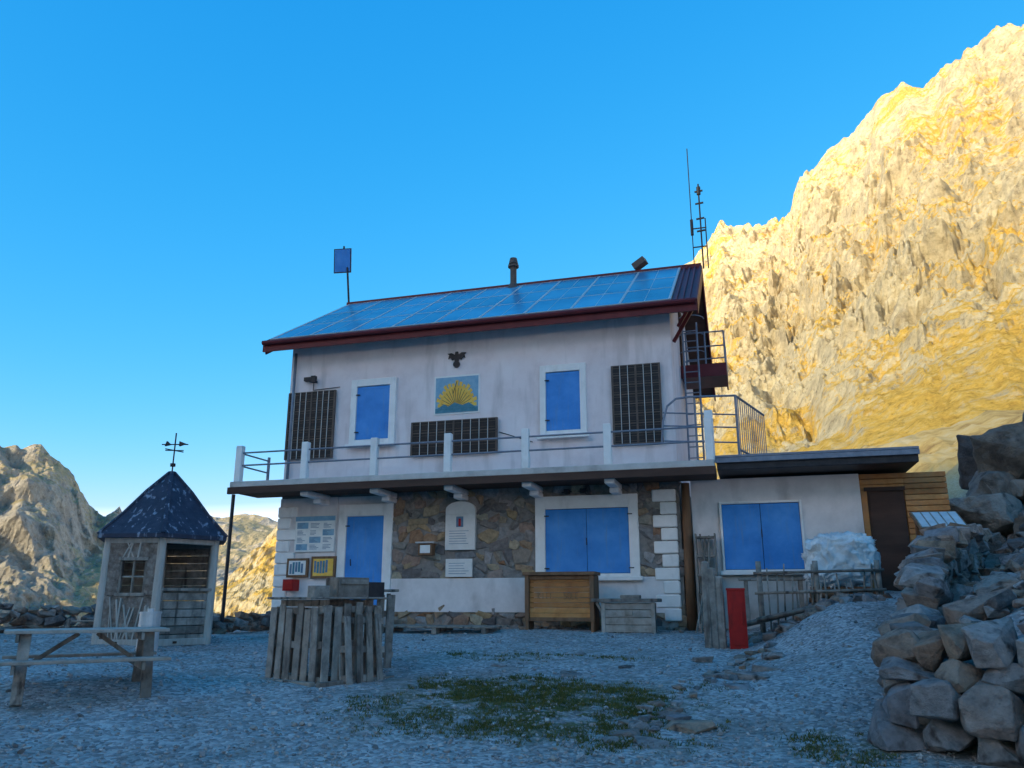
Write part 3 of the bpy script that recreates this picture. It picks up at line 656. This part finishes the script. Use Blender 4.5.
# ------------------------------------------------------------------ pallet table
def local(ox,oy,oz,ang): return Matrix.Translation((ox,oy,oz))@Matrix.Rotation(ang,4,'Z')
pt_=empty('pallet_table'); random.seed(9)
PG=G(-5.5,10.5)
b=MB(); T=local(-5.6,10.04,PG-.04,math.radians(70))
L=1.1
def jit(T): return T@TRS((0,0,0),(U(-.03,.03),U(-.035,.035),U(-.01,.01)),(1,1,1))
def pallet(b,T,w,h,n,gap):
    # upright pallet: front slats, three cross blocks, back slats
    for i in range(n):
        a=i*w/n; b.box(a+.005,a+w/n-gap,-.022,0,U(-.03,.02),h+U(-.05,.04),0,T=jit(T))
    for z in (.03,h/2-.05,h-.12):
        for x in (0,w/2-.06,w-.13): b.box(x,x+.12,.001,.08,z,z+.09,0,T=T)
        b.box(0,w-.01,.081,.10,z,z+.09,0,T=T)
    for i in range(3):
        a=i*(w-.11)/2; b.box(a,a+.10,.101,.12,0,h-.02,0,T=T)
pallet(b,T,1.1,1.06,6,.05)
Tl=T@TRS((0,1.12,0),(0,0,math.radians(-90)),(1,1,1))
pallet(b,Tl,1.1,1.04,6,.05)
for i in range(6):
    a=.02+i*L/6; b.box(a,a+.1,L,L+.022,0,1.0,0,T=T); b.box(L,L+.022,a,a+.1,0,1.0,0,T=T)
for i in range(9):
    y=-.06+i*.138; b.box(-.08+U(-.07,.05),L+.1+U(-.05,.07),y,y+.118,1.12+U(-.004,.004),1.15,0,T=T)
for x in (.15,.5,.9): b.box(x,x+.09,0.15,L,1.02,1.112,0,T=T)
b.box(-.12,L+.15,-.16,-.07,-.02,.07,0,T=T); b.box(-.18,-.09,-.03,L+.1,-.02,.07,0,T=T)
T2=T@TRS((.28,-.20,.02),(-.14,0.05,.06),(1,1,1))
pallet(b,T2,.82,.92,4,.08)
b.obj('pallet_frame','greywood',pt_,.006)
b=MB()
T=local(-6.15,11.3,PG+.02,math.radians(35))
for i in range(6):
    b.box(i*.16,i*.16+.12,-.02,0,0,1.15,0,T=jit(T))
b.box(-.05,1.0,-.06,.5,1.172,1.21,0,T=T)
for z in (.2,.8): b.box(0,.95,.0105,.06,z,z+.09,0,T=T)
for x in (0,.9): b.box(x,x+.06,.42,.48,0,1.15,0,T=T)
b.obj('pallet_shelf','greywood',pt_,.006)
b=MB(); T=local(-5.75,10.75,PG+1.11,math.radians(60))
b.box(0,.5,0,.06,0,.28,0,T=T); b.box(0,.5,.36,.40,0,.28,0,T=T); b.box(0,.04,.0605,.3595,0,.28,0,T=T); b.box(.46,.5,.0605,.3595,0,.28,0,T=T); b.box(.02,.48,-.02,-.001,.18,.25,0,T=T)
b.box(.55,.85,.1,.4,0,.22,2,T=T); b.box(-.35,-.1,.1,.3,0,.16,0,T=T)
b.obj('crates',['greywood','red','dark'],pt_,.006)

# ------------------------------------------------------------------ picnic table
pc=empty('picnic_table'); random.seed(12)
ang=math.radians(47); cx,cy=-7.86,8.37
gz=G(cx,cy)
T=local(cx,cy,gz-.02,ang); L=1.74
b=MB()
for i in range(5): b.box(-L/2+U(-.02,.02),L/2+U(-.02,.02),-.37+i*.15,-.37+i*.15+.138,.715,.755,0,T=T)
for s in (-1,1):
    for i in range(2): 
        y=s*.62-.13+i*.135; b.box(-L/2,L/2,y,y+.125,.40,.438,0,T=T)
b.obj('planks','tablewood',pc,.006)
b=MB()
for x in (-.66,.66):
    for s in (-1,1): b.beam(T@Vector((x,s*.52,-.04)),T@Vector((x,s*.22,.712)),.12,.08)
    b.box(x-.10,x-.062,-.72,.72,.30,.398,0,T=T); b.box(x-.10,x-.062,-.36,.36,.62,.712,0,T=T)
b.beam(T@Vector((-.6,0,.35)),T@Vector((-.1,0,.7)),.06,.05); b.beam(T@Vector((.6,0,.35)),T@Vector((.1,0,.7)),.06,.05)
b.obj('legs','greywood',pc,.006)
bu=MB(); bk_x,bk_y=-9.3,11.15; g=G(bk_x,bk_y)
bu.cyl((bk_x,bk_y,g),(bk_x,bk_y,g+.68),.16,20,0,.16); bu.cyl((bk_x,bk_y,g+.681),(bk_x,bk_y,g+.71),.17,20); bu.cyl((bk_x,bk_y,g+.71),(bk_x,bk_y,g+.76),.05,10)
for z in (.15,.5): bu.cyl((bk_x,bk_y,g+z),(bk_x,bk_y,g+z+.025),.166,20)
bu.obj('metal_canister','steel')

# ------------------------------------------------------------------ kiosk
ks=empty('wooden_kiosk'); kx,ky=-10.8,13.1; kz=G(-10.5,12.8); NS=6
random.seed(3)
a0k=math.radians(-112)
def kp(i,r,z): a=a0k+i*2*math.pi/NS; return Vector((kx+r*math.cos(a),ky+r*math.sin(a),kz+z))
rk=1.05
b=MB()
for i in range(NS): b.cyl(kp(i,rk,-.1),kp(i,rk,1.85),.085,8,0,.075)
for i in range(NS): b.beam(kp(i,rk,1.80),kp(i+1,rk,1.80),.10,.12); b.beam(kp(i,rk,.02),kp(i+1,rk,.02),.12,.12)
b.obj('posts','paletimber',ks,.01)
b=MB(); pl=MB(); bkp=MB()
for i in range(NS):
    p,q=kp(i,rk,0),kp(i+1,rk,0)
    def seg(mb,f0,f1,z,th,h,o=(0,0,0)): mb.beam(p.lerp(q,f0)+Vector((o[0],o[1],z)),p.lerp(q,f1)+Vector((o[0],o[1],z)),th,h)
    if i==1:
        for k in range(6): seg(pl,.05,.95,.08+k*.145,.03,.13)
        seg(pl,0,1,.93,.14,.05)
    elif i==0:
        seg(bkp,.06,.94,.42,.07,.80); seg(bkp,.06,.94,1.62,.07,.30); seg(bkp,.06,.28,1.15,.07,.64); seg(bkp,.78,.94,1.15,.07,.64)
        for z in (.84,1.46): seg(pl,.26,.80,z,.12,.06)
        for f in (.28,.78,.53): pl.beam(p.lerp(q,f)+Vector((0,0,.84)),p.lerp(q,f)+Vector((0,0,1.45)),.10 if f!=.53 else .03,.05)
        seg(pl,.3,.76,1.15,.03,.03)
        for k in range(15): 
            f=.08+.84*R(); f2=min(.92,max(.08,f+U(-.15,.15))); z0=U(.02,.1); z1=U(.6,.8)
            if k>10: z0,z1=1.48,1.76
            b.cyl(p.lerp(q,f)+Vector((-.01,-.05,z0)),p.lerp(q,f2)+Vector((-.01,-.05,z1)),U(.010,.018),5)
    elif i==5:
        seg(bkp,.05,.95,.9,.06,1.7)
        for k in range(14):
            f=R()*.9+.05; f2=min(.95,max(.05,f+U(-.3,.3))); o=Vector((-.04,-.03,0)); b.cyl(p.lerp(q,f)+o+Vector((0,0,.1)),p.lerp(q,f2)+o+Vector((0,0,1.7)),.018,5)
    else:
        for k in range(6 if i==2 else 12): seg(pl,.03,.97,.08+k*.145,.03,.14)
b.obj('branches','paletimber',ks); pl.obj('boards','greywood',ks,.005); bkp.obj('bark_panels','bark',ks)
b=MB()
rings=[]
for r,z in ((rk+.22,1.83),(rk+.22,1.90),(.85,2.31),(.46,2.76),(.05,3.16)):
    rings.append([kp(i,r,z) for i in range(NS)])
vs=[v for r in rings for v in r]; fs=[]
for k in range(len(rings)-1):
    for i in range(NS): fs.append((k*NS+i,k*NS+(i+1)%NS,(k+1)*NS+(i+1)%NS,(k+1)*NS+i))
fs.append(tuple(range(NS-1,-1,-1))); fs.append(tuple(range(4*NS,5*NS)))
b.add(vs,fs)
for i in range(NS):
    for k in range(1,4): b.beam(rings[k][i]+Vector((0,0,.01)),rings[k+1][i]+Vector((0,0,.01)),.07,.03)
b.obj('roof','shingle',ks)
b=MB(); c0=Vector((kx,ky,kz))
b.cyl(c0+Vector((0,0,3.1)),c0+Vector((0,0,3.95)),.014,6); b.cyl(c0+Vector((0,0,3.28)),c0+Vector((0,0,3.34)),.05,8)
rt=Vector((.9595,.2817,0))
b.cyl(c0-rt*.26+Vector((0,0,3.72)),c0+rt*.26+Vector((0,0,3.72)),.012,6); b.cyl(c0-Vector((.05,.2,-3.6)),c0+Vector((.05,.2,3.6)),.012,6); b.cyl(c0-rt*.18+Vector((0,0,3.6)),c0+rt*.18+Vector((0,0,3.6)),.01,6)
poly(b,[(kx+.1,kz+3.68),(kx+.26,kz+3.72),(kx+.1,kz+3.78)],ky-.01,ky+.03); poly(b,[(kx-.24,kz+3.7),(kx-.1,kz+3.72),(kx-.2,kz+3.8)],ky-.01,ky+.03)
b.obj('weather_vane','dark',ks)
b=MB(); b.cyl(c0+Vector((0,0,0)),c0+Vector((0,0,.04)),1.0,6); b.obj('floor','darkbrown',ks)
b=MB(); 
for x in (0,.5): b.cyl((-12.9+x,13.2+x*.5,.5),(-12.9+x,13.2+x*.5,1.15),.03,6)
for z in (.7,.9,1.1): b.cyl((-12.95,13.2,z),(-12.3,13.5,z),.02,6)
b.obj('wooden_gate','greywood')

# ------------------------------------------------------------------ dry stone walls
def lerp_path(P,s):
    for (a,c) in zip(P,P[1:]):
        L=math.dist(a[:2],c[:2])
        if s<=L: t=s/L; return [a[k]+(c[k]-a[k])*t for k in range(len(a))],math.atan2(c[1]-a[1],c[0]-a[0])
        s-=L
    return list(P[-1]),0
def plen(P): return sum(math.dist(a[:2],c[:2]) for a,c in zip(P,P[1:]))
def drywall(b,P,wmin,wmax,hmin,hmax,depth,batter=.12,side=1):
    L=plen(P); z=0; top=max(p[2] for p in P)
    while z<top:
        h=U(hmin,hmax)*(1-.3*z/top); s=-U(0,.3)
        while s<L:
            w=U(wmin,wmax)*(1-.35*z/top); (x,y,H),a=lerp_path(P,max(0,s+w/2)); 
            if z+h*.3<H:
                nx_,ny_=-math.sin(a)*side,math.cos(a)*side
                g=G(x-nx_*.5,y-ny_*.5); off=batter*z+U(-.10,.08)
                b.tmpl(random.choice(MIX),TRS((x+nx_*off,y+ny_*off,g+z+h/2+U(-.06,.06)),(U(-.25,.25),U(-.3,.3),a+U(-.4,.4)),(w*1.06,depth*U(.8,1.1),h*U(1.05,1.3))))
            s+=w*.92
        z+=h*.90
random.seed(77)
b=MB()
drywall(b,[(5.5,6.8,1.55),(3.8,7.45,1.5),(2.5,8.15,1.25),(1.27,8.9,.9)],.25,.75,.2,.4,.6,.15,-1)
drywall(b,[(1.27,8.9,.9),(1.85,11.2,1.0),(2.55,14,1.05),(3.8,17.0,1.1),(4.3,18.6,1.0)],.22,.6,.16,.34,.55,.15,-1)
for i in range(2000):
    x=U(1.2,8.5); y=U(7.0,20)
    if float(sdist(x,y))<.3: continue
    s=U(.10,.30)*(1.7 if R()<.15 else 1); b.tmpl(random.choice(MIX),TRS((x,y,G(x,y)+s*.2+ (.12*R())),(U(-.5,.5),U(-.5,.5),U(0,6.3)),(s*1.4,s,s*.7)))
b.obj('dry_stone_wall','rock')
b=MB()
drywall(b,[(-17.5,11.2,.5),(-15.2,13.0,.5),(-13.0,15.3,.45)],.25,.5,.12,.22,.4,.05,1)
drywall(b,[(-12.9,15.6,.5),(-12.4,17.5,.45),(-12.3,20,.45)],.25,.5,.12,.22,.4,.05,1)
b.obj('dry_stone_wall','rock')
b=MB(); random.seed(15)
for (x,y,z,s) in ((5.2,20.6,3.2,1.5),(6.6,21.9,4.55,2.1),(7.3,21.2,3.9,1.7),(5.9,19.6,2.6,1.3),(4.6,20.0,2.4,1.2),(6.8,20.0,3.0,1.6),(5.6,21.7,3.95,1.5),(7.9,22.4,5.2,2.2),(6.5,23.2,4.9,1.8),(8.4,20.8,4.0,2.0),(5.0,21.6,3.5,1.1),(7.6,19.4,2.8,1.4),(9.5,22,5.5,2.2),(5.0,18.9,2.1,.9),(4.5,18.9,2.0,.7),(6.0,18.4,2.2,1.0),(4.6,21.5,3.2,.9)):
    b.tmpl(random.choice(BO),TRS((x,y,z),(U(-.3,.3),U(-.3,.3),U(0,6.3)),(s*1.25,s*.95,s*.85)))
for i in range(160):
    x=U(4.4,10); y=U(18.5,24.5); s=U(.3,.8); b.tmpl(random.choice(MIX),TRS((x,y,G(x,y)+s*.25),(U(-.5,.5),U(-.5,.5),U(0,6.3)),(s*1.3,s,s*.8)))
b.obj('boulders','boulder')

b=MB(); random.seed(33)
def okspot(x,y):
    if y>18.3 and x>-11.8: return False
    return float(sdist(x,y))<0
cnt=0
while cnt<9000:
    D=8.0+10*R()**1.6; a=math.radians(106.4+U(-34,34)); x=D*math.cos(a)*1.02; y=D*math.sin(a)
    if not okspot(x,y): continue
    cnt+=1; s=U(.012,.035)*(2.0 if R()<.06 else 1); b.tmpl(random.choice(LO),TRS((x,y,G(x,y)+s*.15),(U(-.5,.5),U(-.5,.5),U(0,6.3)),(s*1.5,s*1.1,s*.8)))
b.obj('gravel','pebble')
b=MB()
for (x,y,s) in ((-.15,11.9,.42),(-.75,9.35,.38),(-2.6,11.7,.25),(-.3,11.2,.25),(-1.4,8.9,.25),(.1,12.6,.3),(-.9,13.6,.3),(-2.9,13.9,.2),(.2,13.5,.35),(-1.1,8.6,.3),(-1.9,12.5,.18),(-3.8,12.2,.16)):
    b.tmpl(random.choice(HI),TRS((x,y,G(x,y)+.0),(0,U(-.1,.1),U(0,6.3)),(s*1.5,s,s*.4)))
for i in range(60):
    t=R(); x=-1.5+1.6*t+U(-.25,.25); y=8.4+6.5*t+U(-.3,.3); s=U(.06,.2); b.tmpl(random.choice(MIX),TRS((x,y,G(x,y)+.01),(0,0,U(0,6.3)),(s*1.5,s,s*.6)))
for i in range(90):
    x=U(-11.5,-1.2); y=U(17.6,18.4); s=U(.06,.2); b.tmpl(random.choice(MIX),TRS((x,y,G(x,y)+.02),(0,0,U(0,6.3)),(s*1.4,s,s*.7)))
for i in range(60):
    x=U(-.2,2.2); y=U(15.2,16.2); s=U(.08,.25); b.tmpl(random.choice(MIX),TRS((x,y,G(x,y)+.02),(0,0,U(0,6.3)),(s*1.4,s,s*.8)))
b.obj('loose_stones','rock')
b=MB(); random.seed(44); n=0
while n<3400:
    x=U(-5.2,1.2); y=U(8,13.8)
    mo=float(moss_at(x,y)); q=noise.fractal(Vector((x,y,1))*1.6,.8,2,4)
    if mo*(q+.55)<R()*.75+.12: continue
    n+=1; g=G(x,y); t=R()
    for k in range(7):
        a=U(0,6.3); h=U(.015,.05); px_,py_=x+U(-.04,.04),y+U(-.04,.04); dx,dy=math.cos(a)*.006,math.sin(a)*.006; lx,ly=U(-.03,.03),U(-.03,.03)
        b.add([(px_-dx,py_-dy,g),(px_+dx,py_+dy,g),(px_+lx,py_+ly,g+h)],[(0,1,2)],0,min(1,max(0,t+U(-.2,.2))))
b.obj('grass','grass')

# ------------------------------------------------------------------ light, sky, camera
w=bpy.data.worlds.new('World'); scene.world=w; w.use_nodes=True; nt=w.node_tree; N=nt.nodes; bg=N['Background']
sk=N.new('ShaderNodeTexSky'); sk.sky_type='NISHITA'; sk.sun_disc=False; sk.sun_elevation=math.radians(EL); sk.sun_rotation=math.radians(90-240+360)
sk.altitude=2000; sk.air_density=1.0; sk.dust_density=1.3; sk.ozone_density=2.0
sp=N.new('ShaderNodeSeparateColor'); cb_=N.new('ShaderNodeCombineColor'); lk(nt,sk.outputs[0],sp.inputs[0])
def mth(op,a,b_):
    m=N.new('ShaderNodeMath'); m.operation=op
    for i,v in enumerate((a,b_)):
        if isinstance(v,(int,float)): m.inputs[i].default_value=v
        else: lk(nt,v,m.inputs[i])
    return m.outputs[0]
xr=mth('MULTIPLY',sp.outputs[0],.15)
fill_glow=mth('MAXIMUM',mth('SUBTRACT',xr,.42),0.0)      # sky aureole towards the (hidden) sun, boosted as added fill for the shade
fill_glow=mth('MINIMUM',fill_glow,3.0)
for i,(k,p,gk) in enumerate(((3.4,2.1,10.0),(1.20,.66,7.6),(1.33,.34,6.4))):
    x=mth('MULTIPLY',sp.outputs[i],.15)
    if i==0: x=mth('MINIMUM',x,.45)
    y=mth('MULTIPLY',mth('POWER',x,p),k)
    y=mth('ADD',y,mth('MULTIPLY',fill_glow,gk))
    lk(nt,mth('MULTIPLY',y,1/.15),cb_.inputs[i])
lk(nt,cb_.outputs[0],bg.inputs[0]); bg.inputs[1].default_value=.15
L=bpy.data.lights.new('sun','SUN'); L.energy=5; L.angle=math.radians(.5); L.color=(1,.85,.50)
so=bpy.data.objects.new('sun',L); COL.objects.link(so)
to=Vector((math.cos(SUNA)*math.cos(math.radians(EL)),math.sin(SUNA)*math.cos(math.radians(EL)),math.sin(math.radians(EL))))
so.rotation_euler=to.to_track_quat('Z','Y').to_euler()
cam=bpy.data.cameras.new('camera'); co=bpy.data.objects.new('camera',cam); COL.objects.link(co)
co.location=(0,0,1.5); co.rotation_euler=(math.radians(90+15.11),0,math.radians(16.36)); cam.lens=28.125; cam.sensor_width=36; cam.clip_end=10000; cam.clip_start=.1
scene.camera=co
vs=scene.view_settings; vs.view_transform='Standard'; vs.look='None'; vs.exposure=0; vs.gamma=1
